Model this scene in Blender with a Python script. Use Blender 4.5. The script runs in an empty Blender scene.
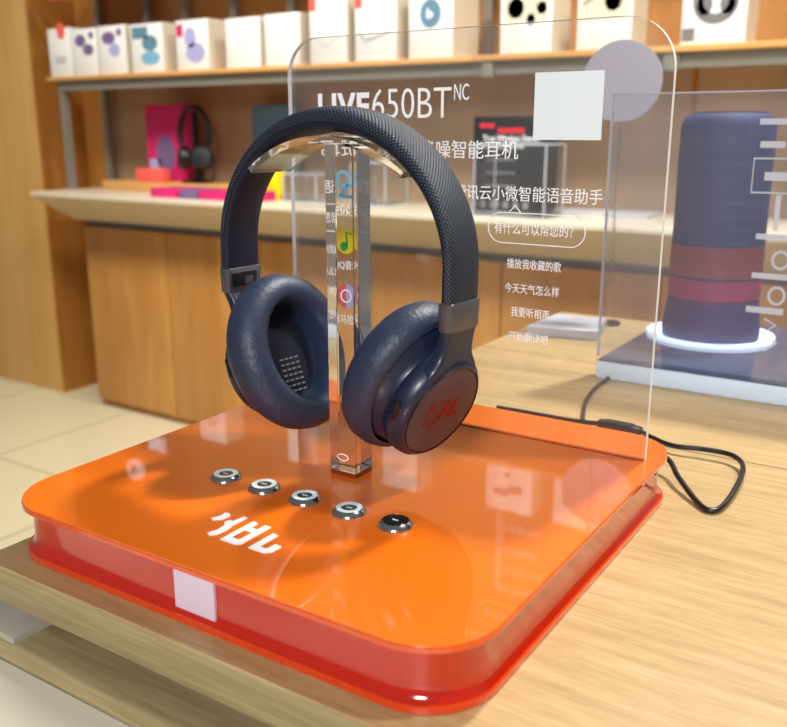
import bpy, bmesh, math, random
from mathutils import Vector, Matrix
random.seed(4)
S = bpy.context.scene
C = S.collection
PI = math.pi

# ------------------------------------------------------------------ camera
F = Vector((-0.527406, 0.81053227, -0.25471622)).normalized()
R = F.cross(Vector((0, 0, 1))).normalized()
U = R.cross(F)
cd = bpy.data.cameras.new('camera'); cam = bpy.data.objects.new('camera', cd); C.objects.link(cam)
cam.matrix_world = Matrix(((R.x, U.x, -F.x, 0.292012), (R.y, U.y, -F.y, -0.417384), (R.z, U.z, -F.z, 0.232867), (0, 0, 0, 1)))
cd.sensor_fit = 'HORIZONTAL'; cd.sensor_width = 36; cd.lens = 882.87 * 36 / 787
cd.clip_start = 0.02
cd.dof.use_dof = True; cd.dof.focus_distance = 0.53; cd.dof.aperture_fstop = 11
S.camera = cam

# ------------------------------------------------------------------ world, lights, exposure
w = bpy.data.worlds.new('world'); S.world = w; w.use_nodes = True
w.node_tree.nodes['Background'].inputs[0].default_value = (1.0, 0.985, 0.965, 1)
w.node_tree.nodes['Background'].inputs[1].default_value = 0.15


def area(name, loc, target, size, power, col=(1, 0.96, 0.9), shape='DISK', spread=180):
    l = bpy.data.lights.new(name, 'AREA'); l.shape = shape; l.size = size; l.energy = power; l.color = col; l.spread = math.radians(spread)
    o = bpy.data.objects.new(name, l); C.objects.link(o); o.location = loc
    o.rotation_euler = (Vector(target) - Vector(loc)).to_track_quat('-Z', 'Y').to_euler()
    return o


area('ceiling_or_fill_spot', (0.22, 1.12, 1.95), (-0.02, 0, 0.05), 0.16, 58)
area('ceiling_or_fill_spot', (1.05, 0.60, 1.95), (-0.02, 0, 0.05), 0.17, 26)
area('ceiling_or_fill_spot', (-1.2, 0.2, 2.0), (-1.6, 1.9, 0.1), 0.5, 13, spread=90)
area('ceiling_or_fill_spot', (0.3, 0.2, 2.0), (-0.4, 1.9, 0.2), 0.5, 10, spread=90)
area('ceiling_or_fill_spot', (-2.6, 0.3, 2.0), (-2.6, 1.6, -0.6), 0.5, 11, spread=110)
area('ceiling_or_fill_spot', (0.9, -2.2, 1.35), (0, 0.1, 0.2), 0.7, 7, (0.96, 0.97, 1.0), spread=60)  # added front fill, below ceiling height, to brighten the panel lettering and sticker
S.view_settings.view_transform = 'Standard'
S.view_settings.look = 'None'
S.view_settings.gamma = 1
S.view_settings.use_curve_mapping = False
S.view_settings.exposure = -0.12
S.cycles.max_bounces = 16
S.cycles.transparent_max_bounces = 24
S.cycles.transmission_bounces = 14
S.cycles.use_denoising = True
S.cycles.blur_glossy = 0.5
S.cycles.sample_clamp_indirect = 6


# ------------------------------------------------------------------ materials
def lin(c):
    return tuple(((v / 255) / 12.92 if v / 255 <= 0.04045 else ((v / 255 + 0.055) / 1.055) ** 2.4) for v in c) + (1,)


def P(name, col, rough=0.5, metal=0.0, coat=0.0, trans=0.0, ior=1.5, spec=0.5, bump=0.0, bscale=200, vary=0.0, vscale=8, alpha=1.0, coat_ior=1.5):
    m = bpy.data.materials.new(name); m.use_nodes = True
    nt = m.node_tree; b = nt.nodes['Principled BSDF']
    b.inputs['Base Color'].default_value = lin(col)
    b.inputs['Roughness'].default_value = rough
    b.inputs['Metallic'].default_value = metal
    b.inputs['Coat Weight'].default_value = coat
    b.inputs['Coat Roughness'].default_value = 0.02; b.inputs['Coat IOR'].default_value = coat_ior
    b.inputs['Transmission Weight'].default_value = trans
    b.inputs['IOR'].default_value = ior
    b.inputs['Specular IOR Level'].default_value = spec
    b.inputs['Alpha'].default_value = alpha
    tc = nt.nodes.new('ShaderNodeTexCoord')
    n = nt.nodes.new('ShaderNodeTexNoise'); n.inputs['Scale'].default_value = vscale; n.inputs['Detail'].default_value = 3
    nt.links.new(tc.outputs['Object'], n.inputs['Vector'])
    mr = nt.nodes.new('ShaderNodeMapRange'); mr.inputs['To Min'].default_value = 1 - vary; mr.inputs['To Max'].default_value = 1 + vary
    nt.links.new(n.outputs['Fac'], mr.inputs['Value'])
    h = nt.nodes.new('ShaderNodeHueSaturation'); h.inputs['Color'].default_value = lin(col)
    nt.links.new(mr.outputs['Result'], h.inputs['Value'])
    nt.links.new(h.outputs['Color'], b.inputs['Base Color'])
    if bump:
        n2 = nt.nodes.new('ShaderNodeTexNoise'); n2.inputs['Scale'].default_value = bscale; n2.inputs['Detail'].default_value = 4
        nt.links.new(tc.outputs['Object'], n2.inputs['Vector'])
        bp = nt.nodes.new('ShaderNodeBump'); bp.inputs['Strength'].default_value = bump; bp.inputs['Distance'].default_value = 0.001
        nt.links.new(n2.outputs['Fac'], bp.inputs['Height']); nt.links.new(bp.outputs['Normal'], b.inputs['Normal'])
    return m


def wood(name, c1, c2, c3, scale=(1.5, 30, 30), rough=0.45, seams=None, coat=0.0, fine=0.35):
    m = bpy.data.materials.new(name); m.use_nodes = True
    nt = m.node_tree; b = nt.nodes['Principled BSDF']; L = nt.links.new
    b.inputs['Roughness'].default_value = rough; b.inputs['Coat Weight'].default_value = coat; b.inputs['Coat Roughness'].default_value = 0.25
    tc = nt.nodes.new('ShaderNodeTexCoord')
    mp = nt.nodes.new('ShaderNodeMapping'); mp.inputs['Scale'].default_value = scale
    L(tc.outputs['Object'], mp.inputs['Vector'])
    n = nt.nodes.new('ShaderNodeTexNoise'); n.inputs['Scale'].default_value = 1; n.inputs['Detail'].default_value = 6; n.inputs['Roughness'].default_value = 0.62
    n.inputs['Distortion'].default_value = 0.4
    L(mp.outputs['Vector'], n.inputs['Vector'])
    mp2 = nt.nodes.new('ShaderNodeMapping'); mp2.inputs['Scale'].default_value = tuple(v * (6 if v > 5 else 5) for v in scale)
    L(tc.outputs['Object'], mp2.inputs['Vector'])
    n2 = nt.nodes.new('ShaderNodeTexNoise'); n2.inputs['Scale'].default_value = 1; n2.inputs['Detail'].default_value = 3
    L(mp2.outputs['Vector'], n2.inputs['Vector'])
    mx = nt.nodes.new('ShaderNodeMix'); mx.data_type = 'FLOAT'; mx.inputs[0].default_value = fine
    L(n.outputs['Fac'], mx.inputs[2]); L(n2.outputs['Fac'], mx.inputs[3])
    cr = nt.nodes.new('ShaderNodeValToRGB'); e = cr.color_ramp.elements
    e[0].position = 0.34; e[0].color = lin(c1); e[1].position = 0.66; e[1].color = lin(c3)
    x = cr.color_ramp.elements.new(0.5); x.color = lin(c2)
    L(mx.outputs[0], cr.inputs['Fac']); col = cr.outputs['Color']
    if seams:                       # dark joints between boards, at the given y
        sx = nt.nodes.new('ShaderNodeSeparateXYZ'); L(tc.outputs['Object'], sx.inputs[0])
        for s in seams:
            a = nt.nodes.new('ShaderNodeMath'); a.operation = 'SUBTRACT'; L(sx.outputs['Y'], a.inputs[0]); a.inputs[1].default_value = s
            ab = nt.nodes.new('ShaderNodeMath'); ab.operation = 'ABSOLUTE'; L(a.outputs[0], ab.inputs[0])
            lt = nt.nodes.new('ShaderNodeMath'); lt.operation = 'LESS_THAN'; L(ab.outputs[0], lt.inputs[0]); lt.inputs[1].default_value = 0.0007
            mm = nt.nodes.new('ShaderNodeMix'); mm.data_type = 'RGBA'; L(lt.outputs[0], mm.inputs[0]); L(col, mm.inputs[6])
            mm.inputs[7].default_value = lin((70, 40, 25)); col = mm.outputs[2]
    L(col, b.inputs['Base Color'])
    bp = nt.nodes.new('ShaderNodeBump'); bp.inputs['Strength'].default_value = 0.12; bp.inputs['Distance'].default_value = 0.0006
    L(mx.outputs[0], bp.inputs['Height']); L(bp.outputs['Normal'], b.inputs['Normal'])
    return m


def thin_clear(name, tint=(0.97, 0.98, 0.98), ior=1.45, haze=0.0, rough=0.01):
    m = bpy.data.materials.new(name); m.use_nodes = True; nt = m.node_tree; L = nt.links.new
    nt.nodes.remove(nt.nodes['Principled BSDF']); out = nt.nodes['Material Output']
    fr = nt.nodes.new('ShaderNodeFresnel'); fr.inputs['IOR'].default_value = ior
    t = nt.nodes.new('ShaderNodeBsdfTransparent'); t.inputs[0].default_value = tint + (1,)
    g = nt.nodes.new('ShaderNodeBsdfGlossy'); g.inputs['Roughness'].default_value = rough
    mx = nt.nodes.new('ShaderNodeMixShader'); L(fr.outputs[0], mx.inputs[0]); L(t.outputs[0], mx.inputs[1]); L(g.outputs[0], mx.inputs[2])
    d = nt.nodes.new('ShaderNodeBsdfDiffuse'); d.inputs[0].default_value = (0.9, 0.92, 0.95, 1)
    m2 = nt.nodes.new('ShaderNodeMixShader'); m2.inputs[0].default_value = haze
    L(mx.outputs[0], m2.inputs[1]); L(d.outputs[0], m2.inputs[2]); L(m2.outputs[0], out.inputs['Surface'])
    return m


def fabric_mesh():
    m = bpy.data.materials.new('woven_mesh'); m.use_nodes = True; nt = m.node_tree; b = nt.nodes['Principled BSDF']; L = nt.links.new
    b.inputs['Roughness'].default_value = 0.55
    uv = nt.nodes.new('ShaderNodeUVMap'); uv.uv_map = 'UVMap'
    mp = nt.nodes.new('ShaderNodeMapping'); mp.inputs['Rotation'].default_value = (0, 0, PI / 4); mp.inputs['Scale'].default_value = (560, 560, 1)
    L(uv.outputs[0], mp.inputs['Vector'])
    v = nt.nodes.new('ShaderNodeTexVoronoi'); v.voronoi_dimensions = '2D'; v.inputs['Randomness'].default_value = 0.06; v.inputs['Scale'].default_value = 1
    L(mp.outputs[0], v.inputs['Vector'])
    cr = nt.nodes.new('ShaderNodeValToRGB'); e = cr.color_ramp.elements
    e[0].position = 0.1; e[0].color = lin((64, 86, 110)); e[1].position = 0.36; e[1].color = lin((5, 9, 24))
    L(v.outputs['Distance'], cr.inputs[0]); L(cr.outputs[0], b.inputs['Base Color'])
    bp = nt.nodes.new('ShaderNodeBump'); bp.invert = True; bp.inputs['Strength'].default_value = 0.8; bp.inputs['Distance'].default_value = 0.0008
    L(v.outputs['Distance'], bp.inputs['Height']); L(bp.outputs[0], b.inputs['Normal'])
    return m


def tiles():
    m = bpy.data.materials.new('floor_tiles'); m.use_nodes = True; nt = m.node_tree; b = nt.nodes['Principled BSDF']; L = nt.links.new
    b.inputs['Roughness'].default_value = 0.22
    tc = nt.nodes.new('ShaderNodeTexCoord'); br = nt.nodes.new('ShaderNodeTexBrick')
    br.offset = 0; br.inputs['Scale'].default_value = 1; br.inputs['Brick Width'].default_value = 0.6; br.inputs['Row Height'].default_value = 0.6
    br.inputs['Mortar Size'].default_value = 0.004
    br.inputs['Color1'].default_value = lin((226, 216, 180)); br.inputs['Color2'].default_value = lin((220, 210, 176)); br.inputs['Mortar'].default_value = lin((168, 158, 122))
    mp = nt.nodes.new('ShaderNodeMapping'); mp.inputs['Location'].default_value = (0.02, -0.03, 0)
    L(tc.outputs['Object'], mp.inputs[0]); L(mp.outputs[0], br.inputs['Vector']); L(br.outputs['Color'], b.inputs['Base Color'])
    return m


M = dict(
    table=wood('table_wood', (164, 133, 86), (184, 155, 106), (198, 174, 127), (9, 130, 130), 0.42, seams=[0.228, 0.44, -0.5], coat=0.15),
    slab=wood('slab_edge_wood', (140, 122, 84), (166, 148, 106), (190, 172, 128), (4, 60, 90), 0.5),
    cab=wood('cabinet_wood', (176, 120, 56), (190, 134, 68), (203, 148, 80), (9, 9, 1.2), 0.45, fine=0.2),
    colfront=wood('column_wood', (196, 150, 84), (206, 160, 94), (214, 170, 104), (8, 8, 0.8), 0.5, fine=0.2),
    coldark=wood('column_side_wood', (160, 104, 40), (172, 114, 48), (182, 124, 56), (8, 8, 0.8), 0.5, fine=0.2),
    shelfwood=wood('shelf_wood', (206, 152, 84), (216, 162, 94), (224, 172, 106), (1.5, 20, 20), 0.45),
    wall=wood('wall_wood', (176, 146, 112), (184, 154, 120), (192, 162, 128), (3, 3, 0.5), 0.6, fine=0.2),
    walldark=wood('upper_wall_wood', (176, 122, 62), (188, 134, 72), (198, 146, 84), (5, 5, 0.6), 0.55, fine=0.2),
    counter=P('counter_stone', (232, 220, 196), 0.3, vary=0.02),
    fascia=P('counter_fascia', (206, 188, 156), 0.5, vary=0.02),
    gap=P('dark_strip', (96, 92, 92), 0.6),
    grey=P('grey_metal', (150, 146, 132), 0.4, metal=0.4),
    floor=tiles(),
    orange=P('orange_acrylic', (238, 112, 8), 0.28, coat=1.0, coat_ior=1.8, ior=1.45, vary=0.03, vscale=5),
    orangeedge=P('orange_acrylic_edge', (232, 88, 26), 0.12, coat=1.0),
    red=P('red_acrylic', (196, 34, 10), 0.12, coat=1.0, coat_ior=1.5, vary=0.03),
    redflange=P('red_orange_acrylic', (226, 66, 16), 0.12, coat=1.0),
    clear=P('clear_acrylic', (252, 252, 250), 0.0, trans=1.0, ior=1.47),
    thin=thin_clear('clear_sheet', haze=0.02),
    thin2=thin_clear('clear_sheet_bluish', tint=(0.93, 0.94, 0.98), haze=0.055),
    edge=P('acrylic_edge', (246, 250, 252), 0.3, trans=0.08),
    edgesoft=P('acrylic_edge_soft', (226, 228, 240), 0.3, trans=0.3),
    white=P('white_print', (255, 255, 255), 0.5),
    softwhite=P('soft_white_print', (214, 220, 232), 0.6, alpha=0.75),
    sticker=P('white_sticker', (240, 250, 250), 0.35, vary=0.02, vscale=20),
    stickerp=P('pinkish_white_sticker', (226, 206, 222), 0.4, vary=0.02, vscale=60),
    steel=P('brushed_steel', (205, 208, 208), 0.16, metal=1.0),
    ring=P('white_lamp_ring', (235, 250, 250), 0.3),
    dark=P('dark_button_face', (58, 66, 66), 0.25, coat=0.5),
    black=P('black_plastic', (14, 14, 16), 0.4),
    blackcable=P('black_rubber', (10, 10, 12), 0.35, coat=0.3),
    mesh=fabric_mesh(),
    navy=P('navy_leather', (15, 21, 42), 0.5, bump=0.25, bscale=500, spec=0.45),
    cushion=P('cushion_leather', (39, 50, 73), 0.48, bump=0.5, bscale=330, spec=0.55, vary=0.06, vscale=40),
    plastic=P('navy_plastic', (27, 34, 58), 0.38, coat=0.1),
    cap=P('slate_cap', (70, 58, 68), 0.42),
    collar=P('grey_collar', (96, 94, 98), 0.34, metal=0.5),
    speakercloth=P('speaker_cloth', (14, 19, 38), 0.9, bump=0.6, bscale=900),
    logored=P('dark_red_print', (112, 10, 12), 0.4),
    navyspk=P('navy_speaker_cloth', (22, 40, 92), 0.7, bump=0.3, bscale=300),
    redband=P('dark_red_band', (128, 42, 56), 0.5), magband=P('magenta_band', (150, 34, 84), 0.5),
    lampwhite=None,
    pink=P('pink_card', (214, 36, 110), 0.5, vary=0.25, vscale=20), coral=P('coral_card', (238, 96, 84), 0.5),
    lilac=P('lilac_card', (172, 168, 214), 0.5, vary=0.1, vscale=20), cyan=P('cyan_print', (120, 176, 206), 0.5),
    paper=P('white_card', (236, 234, 228), 0.45, vary=0.02), paperside=P('beige_card', (214, 204, 182), 0.5),
    inkgrey=P('grey_print', (118, 114, 116), 0.5), inkpurple=P('purple_print', (120, 96, 140), 0.5), inkpale=P('pale_print', (196, 194, 196), 0.5),
    inkteal=P('teal_print', (96, 134, 156), 0.5), poster=P('black_poster', (9, 11, 17), 0.4), redink=P('red_print', (214, 30, 50), 0.5),
    yellow=P('yellow_print', (250, 226, 20), 0.5), green=P('green_print', (26, 176, 70), 0.5), blue=P('light_blue_print', (108, 196, 236), 0.5),
    orangep=P('orange_print', (240, 120, 60), 0.5), palered=P('pale_red_print', (206, 90, 90), 0.5),
    mirror=P('silver_disc', (226, 218, 230), 0.2, metal=0.5), stone=P('pale_stone', (190, 186, 170), 0.4, vary=0.15, vscale=60),
    whiteledge=P('white_laminate', (188, 183, 164), 0.5), darkglass=P('smoky_acrylic', (92, 100, 128), 0.08, coat=1.0),
)
m = bpy.data.materials.new('lit_acrylic_edge'); m.use_nodes = True; b = m.node_tree.nodes['Principled BSDF']
b.inputs['Base Color'].default_value = lin((210, 226, 240)); b.inputs['Emission Color'].default_value = lin((200, 224, 245)); b.inputs['Emission Strength'].default_value = 0.12
M['lampwhite'] = m
m = bpy.data.materials.new('glowing_ring'); m.use_nodes = True; b = m.node_tree.nodes['Principled BSDF']
b.inputs['Base Color'].default_value = lin((240, 250, 255)); b.inputs['Emission Color'].default_value = lin((225, 242, 255)); b.inputs['Emission Strength'].default_value = 0.8
M['glow'] = m


# ------------------------------------------------------------------ geometry helpers
def obj(name, bm, mat, parent=None, smooth=40):
    me = bpy.data.meshes.new(name)
    if isinstance(bm, bmesh.types.BMesh):
        bmesh.ops.recalc_face_normals(bm, faces=bm.faces[:])
        bm.to_mesh(me); bm.free()
    else:
        me = bm; me.name = name
    me.materials.clear(); me.materials.append(mat)
    if smooth:
        for p in me.polygons: p.use_smooth = True
        me.set_sharp_from_angle(angle=math.radians(smooth))
    if me.uv_layers: me.uv_layers[0].name = 'UVMap'
    o = bpy.data.objects.new(name, me); C.objects.link(o)
    if parent: o.parent = parent; o.matrix_parent_inverse = parent_inv(parent)
    return o


def parent_inv(p): return world_of(p).inverted()


def world_of(p):
    m = Matrix.LocRotScale(p.location, p.rotation_euler, p.scale)
    if p.parent is None: return m
    return world_of(p.parent) @ p.matrix_parent_inverse @ m


def tag(o, label, cat, group=None, kind=None):
    o['label'] = label; o['category'] = cat
    if group: o['group'] = group
    if kind: o['kind'] = kind
    return o


def thing(name, label, cat, loc=(0, 0, 0), group=None):
    o = bpy.data.objects.new(name, None); C.objects.link(o); o.location = loc; o.empty_display_size = 0.02
    return tag(o, label, cat, group)


def struct(name, bm, mat):
    o = obj(name, bm, mat); o['kind'] = 'structure'; return o


def bx(bm, x0, x1, y0, y1, z0, z1, bev=0.0, seg=2):
    v = [bm.verts.new((x, y, z)) for z in (z0, z1) for y in (y0, y1) for x in (x0, x1)]
    fs = [bm.faces.new([v[i] for i in q]) for q in ((0, 2, 3, 1), (4, 5, 7, 6), (0, 1, 5, 4), (2, 6, 7, 3), (0, 4, 6, 2), (1, 3, 7, 5))]
    if bev:
        es = list({e for f in fs for e in f.edges})
        bmesh.ops.bevel(bm, geom=es, offset=bev, segments=seg, affect='EDGES', profile=0.5)
    return bm


def box(*a, **k): return bx(bmesh.new(), *a, **k)


def loft(bm, rings, closed=True, caps=(True, True), uv=None):
    vs = [[bm.verts.new(p) for p in r] for r in rings]
    n = len(vs[0]); lay = bm.loops.layers.uv.verify() if uv else None
    for i in range(len(vs) - 1):
        for j in range(n if closed else n - 1):
            k = (j + 1) % n
            f = bm.faces.new((vs[i][j], vs[i][k], vs[i + 1][k], vs[i + 1][j]))
            if uv:
                for lp, (a, b) in zip(f.loops, ((i, j), (i, j + 1), (i + 1, j + 1), (i + 1, j))): lp[lay].uv = uv[a][b]
    if caps[0]: bm.faces.new(vs[0][::-1])
    if caps[1]: bm.faces.new(vs[-1])
    return bm


def rrect(x0, x1, y0, y1, r, n=10):
    pts = []
    for cx, cy, a in ((x1 - r, y1 - r, 0), (x0 + r, y1 - r, PI / 2), (x0 + r, y0 + r, PI), (x1 - r, y0 + r, 1.5 * PI)):
        for i in range(n + 1):
            t = a + PI / 2 * i / n; pts.append((cx + r * math.cos(t), cy + r * math.sin(t)))
    return pts


def catmull(pts, n=8):
    p = [Vector(q) for q in pts]; p = [p[0] * 2 - p[1]] + p + [p[-1] * 2 - p[-2]]; out = []
    for i in range(1, len(p) - 2):
        for k in range(n):
            t = k / n; a, b, c, d = p[i - 1], p[i], p[i + 1], p[i + 2]
            out.append(0.5 * ((2 * b) + (c - a) * t + (2 * a - 5 * b + 4 * c - d) * t * t + (3 * b - a - 3 * c + d) * t ** 3))
    out.append(p[-2]); return out


def tube(bm, pts, r, seg=10, n=8, smooth=True, closed=False):
    q = catmull(pts, n) if smooth else [Vector(p) for p in pts]
    up = Vector((0, 0, 1)); rings = []
    N = len(q)
    for i in range(N):
        t = ((q[(i + 1) % N] - q[i - 1]) if closed else (q[min(i + 1, N - 1)] - q[max(i - 1, 0)])).normalized()
        a = t.cross(up)
        if a.length < 0.1: a = t.cross(Vector((0, 1, 0)))
        a.normalize(); b = t.cross(a).normalized()
        rr = r(i / (N - 1)) if callable(r) else r
        rings.append([q[i] + (a * math.cos(2 * PI * k / seg) + b * math.sin(2 * PI * k / seg)) * rr for k in range(seg)])
    if closed: rings.append(rings[0]); return loft(bm, rings, caps=(False, False))
    return loft(bm, rings)


def disc(bm, c, ax, prof, seg=40, ell=(1, 1), ux=None, uy=None):
    """solid of revolution about ax through c: prof = [(distance along ax, radius)]"""
    ax = Vector(ax).normalized(); c = Vector(c)
    if ux is None:
        ux = ax.cross(Vector((0, 0, 1)));
        if ux.length < 0.1: ux = Vector((1, 0, 0))
        ux.normalize()
    uy = ax.cross(ux) if uy is None else uy
    return loft(bm, [[c + ax * h + ux * (r * ell[0] * math.cos(2 * PI * k / seg)) + uy * (r * ell[1] * math.sin(2 * PI * k / seg)) for k in range(seg)] for h, r in prof])


def flat(bm, pts, o, ex, ey, th=0.0003, n=None):
    """thin solid from a 2-D outline laid on the plane o + x*ex + y*ey"""
    o, ex, ey = Vector(o), Vector(ex), Vector(ey); n = Vector(n) if n else ex.cross(ey).normalized()
    a = [o + ex * x + ey * y for x, y in pts]
    loft(bm, [a, [p + n * th for p in a]]); return bm


def ellipse2(cx, cy, rx, ry, n=24): return [(cx + rx * math.cos(2 * PI * k / n), cy + ry * math.sin(2 * PI * k / n)) for k in range(n)]
def rect2(x0, x1, y0, y1): return [(x0, y0), (x1, y0), (x1, y1), (x0, y1)]


def ringflat(bm, pts, wd, o, ex, ey, th=0.0003, n=None):
    """outlined closed curve of width wd"""
    o, ex, ey = Vector(o), Vector(ex), Vector(ey); n = Vector(n) if n else ex.cross(ey).normalized()
    cx = sum(p[0] for p in pts) / len(pts); cy = sum(p[1] for p in pts) / len(pts); N = len(pts); inn = []
    for i in range(N):
        (ax, ay), (bx_, by) = pts[i - 1], pts[(i + 1) % N]; t = Vector((bx_ - ax, by - ay)).normalized(); q = Vector((-t.y, t.x))
        if q.dot(Vector((cx - pts[i][0], cy - pts[i][1]))) < 0: q = -q
        inn.append((pts[i][0] + q.x * wd, pts[i][1] + q.y * wd))
    W = lambda p, h: o + ex * p[0] + ey * p[1] + n * h
    r = [[W(p, 0) for p in pts], [W(p, th) for p in pts], [W(p, th) for p in inn], [W(p, 0) for p in inn], [W(p, 0) for p in pts]]
    return loft(bm, r, caps=(False, False))


def stroke2(bm, pts, wd, o, ex, ey, th=0.0003):
    """open stroke of width wd through 2-D points"""
    a = []; b = []; N = len(pts)
    for i in range(N):
        t = Vector((pts[min(i + 1, N - 1)][0] - pts[max(i - 1, 0)][0], pts[min(i + 1, N - 1)][1] - pts[max(i - 1, 0)][1])).normalized() * wd / 2
        a.append((pts[i][0] - t.y, pts[i][1] + t.x)); b.append((pts[i][0] + t.y, pts[i][1] - t.x))
    return flat(bm, a + b[::-1], o, ex, ey, th)


def text(name, s, x0, x1, y0, y1, o, ex, ey, mat, parent, off=0.0, shear=0.0, th=0.0003, spacing=1.0):
    """lettering scaled to fill the box x0..x1, y0..y1 of the plane o, ex, ey"""
    cu = bpy.data.curves.new(name, 'FONT'); cu.body = s; cu.size = 1; cu.offset = off; cu.shear = shear; cu.extrude = 0.01; cu.resolution_u = 3
    cu.space_character = spacing
    t = bpy.data.objects.new(name, cu); C.objects.link(t)
    bpy.context.view_layer.update()
    dg = bpy.context.evaluated_depsgraph_get()
    me = bpy.data.meshes.new_from_object(t.evaluated_get(dg))
    bpy.data.objects.remove(t); bpy.data.curves.remove(cu)
    xs = [v.co.x for v in me.vertices]; ys = [v.co.y for v in me.vertices]
    a, b, c, d = min(xs), max(xs), min(ys), max(ys)
    o, ex, ey = Vector(o), Vector(ex), Vector(ey); n = ex.cross(ey).normalized()
    for v in me.vertices:
        u = x0 + (v.co.x - a) / (b - a) * (x1 - x0); q = y0 + (v.co.y - c) / (d - c) * (y1 - y0)
        v.co = o + ex * u + ey * q + n * (th if v.co.z > 0 else 0)
    return obj(name, me, mat, parent, smooth=0)


X, Y, Z = Vector((1, 0, 0)), Vector((0, 1, 0)), Vector((0, 0, 1))
FL = -0.85

# ================================================================== the setting
struct('floor', box(-6, 3, -3, 2.3, FL - 0.02, FL), M['floor'])
struct('wall_back', box(-6, 3, 2.1, 2.2, FL, 2.0), M['wall'])
bm = box(-6, 3, 2.085, 2.1, 0.43, 2.0)
struct('trim_1', bm, M['walldark'])
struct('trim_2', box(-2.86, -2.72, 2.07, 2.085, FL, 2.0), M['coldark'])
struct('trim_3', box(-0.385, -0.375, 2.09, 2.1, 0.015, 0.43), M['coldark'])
bm = box(-5.5, -2.87, 1.85, 2.085, FL, 2.0)
struct('wall_left', bm, M['colfront'])
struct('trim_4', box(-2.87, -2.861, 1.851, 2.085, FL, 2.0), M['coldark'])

# ------------------------------------------------------------------ wall counter and cabinets
t = thing('counter', 'long pale stone wall counter with slanted beige front above the wooden cabinets', 'counter', (-1, 1.9, -0.1))
obj('countertop', box(-2.66, 1.2, 1.64, 2.065, 0.0, 0.015, bev=0.002), M['counter'], t)
bm = bmesh.new()
prof = [(1.645, 0.0), (2.065, 0.0), (2.065, -0.10), (1.82, -0.10)]
loft(bm, [[(x, y, z) for y, z in prof] for x in (-2.655, 1.2)])
obj('slanted_front', bm, M['fascia'], t)
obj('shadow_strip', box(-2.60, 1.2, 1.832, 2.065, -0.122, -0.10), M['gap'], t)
xs = [-2.60, -2.15, -1.70, -1.25, -0.80, -0.35, 0.10, 0.55, 1.0]
labs = ['leftmost wooden cabinet door unit under the wall counter, beside the column',
        'second wooden cabinet from the left under the wall counter, behind the left ear cup',
        'wooden cabinet under the wall counter, seen through the headband opening left of the pillar',
        'wooden cabinet under the wall counter, seen through the headband opening right of the pillar',
        'wooden cabinet under the wall counter, behind the lines of white Chinese text',
        'reddish wooden cabinet under the wall counter, behind the white edge of the clear panel',
        'wooden cabinet under the wall counter, behind the blue speaker on the right',
        'far right wooden cabinet under the wall counter, beyond the picture edge']
for i in range(6):
    c = thing('cabinet', labs[i], 'cabinet', ((xs[i] + xs[i + 1]) / 2, 1.95, FL), 'wooden cabinets under the wall counter')
    obj('cabinet_body', box(xs[i], xs[i + 1] - 0.001, 1.842, 2.065, FL, -0.122), M['cab'], c)
    obj('door', box(xs[i] + 0.002, xs[i + 1] - 0.003, 1.82, 1.842, FL + 0.03, -0.124, bev=0.001), M['cab'], c)

# ------------------------------------------------------------------ rack shelf on the counter
t = thing('wall_shelf', 'long wooden shelf on grey metal posts above the wall counter', 'shelf', (-1.2, 1.95, 0.015))
obj('shelf_board', box(-2.69, -0.885, 1.78, 2.08, 0.413, 0.427, bev=0.001), M['shelfwood'], t)
obj('shelf_board', box(-0.88, 1.2, 1.78, 2.08, 0.413, 0.427, bev=0.001), M['shelfwood'], t)
obj('rail', box(-2.65, 1.2, 1.80, 1.83, 0.378, 0.413), M['grey'], t)
for x in (-0.845, -0.36):
    obj('bracket', box(x - 0.016, x + 0.016, 1.785, 1.80, 0.372, 0.412), M['grey'], t)
obj('post', box(-2.655, -2.63, 1.805, 1.83, 0.015, 0.378), M['grey'], t)
for x in (-2.72 + 0.02, -2.42, -2.22, -1.98, -1.72, -1.50, -1.24, -0.98, -0.87, -0.37, -0.1):
    obj('post', box(x - 0.014, x + 0.014, 2.04, 2.064, 0.427 if x > -2.69 and x < -0.3 else 0.015, 0.79), M['grey'], t)
obj('upper_board', box(-2.69, 1.2, 1.83, 2.08, 0.79, 0.80), M['shelfwood'], t)


def carton(x0, x1, z1, label, deco, z0=0.427, y0=1.80, dep=0.10, mat='paper', side='paperside'):
    c = thing('product_box', label, 'box', ((x0 + x1) / 2, y0 + dep / 2, z0), 'product boxes on the wall shelf')
    obj('carton', box(x0, x1, y0, y0 + dep, z0, z1, bev=0.0015), M[mat], c)
    obj('side_panel', box(x1 - 0.0005, x1 + 0.0008, y0 + 0.003, y0 + dep - 0.003, z0 + 0.003, z1 - 0.003), M[side], c)
    w, h = x1 - x0, z1 - z0
    for kind, a, b_, rx, rz, mt in deco:
        bm = bmesh.new(); o = (x0, y0 - 0.0002, z0)
        if kind == 'e': flat(bm, ellipse2(a * w, b_ * h, rx * w, rz * h), o, X, Z)
        elif kind == 'r': flat(bm, rect2((a - rx) * w, (a + rx) * w, (b_ - rz) * h, (b_ + rz) * h), o, X, Z)
        elif kind == 'o': ringflat(bm, ellipse2(a * w, b_ * h, rx * w, rz * h), 0.16 * w, o, X, Z)
        elif kind == 's': stroke2(bm, [(u * w, v * h) for u, v in a], 0.004, o, X, Z)
        obj('printed_picture', bm, M[mt], c, smooth=0)
    return c


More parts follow.
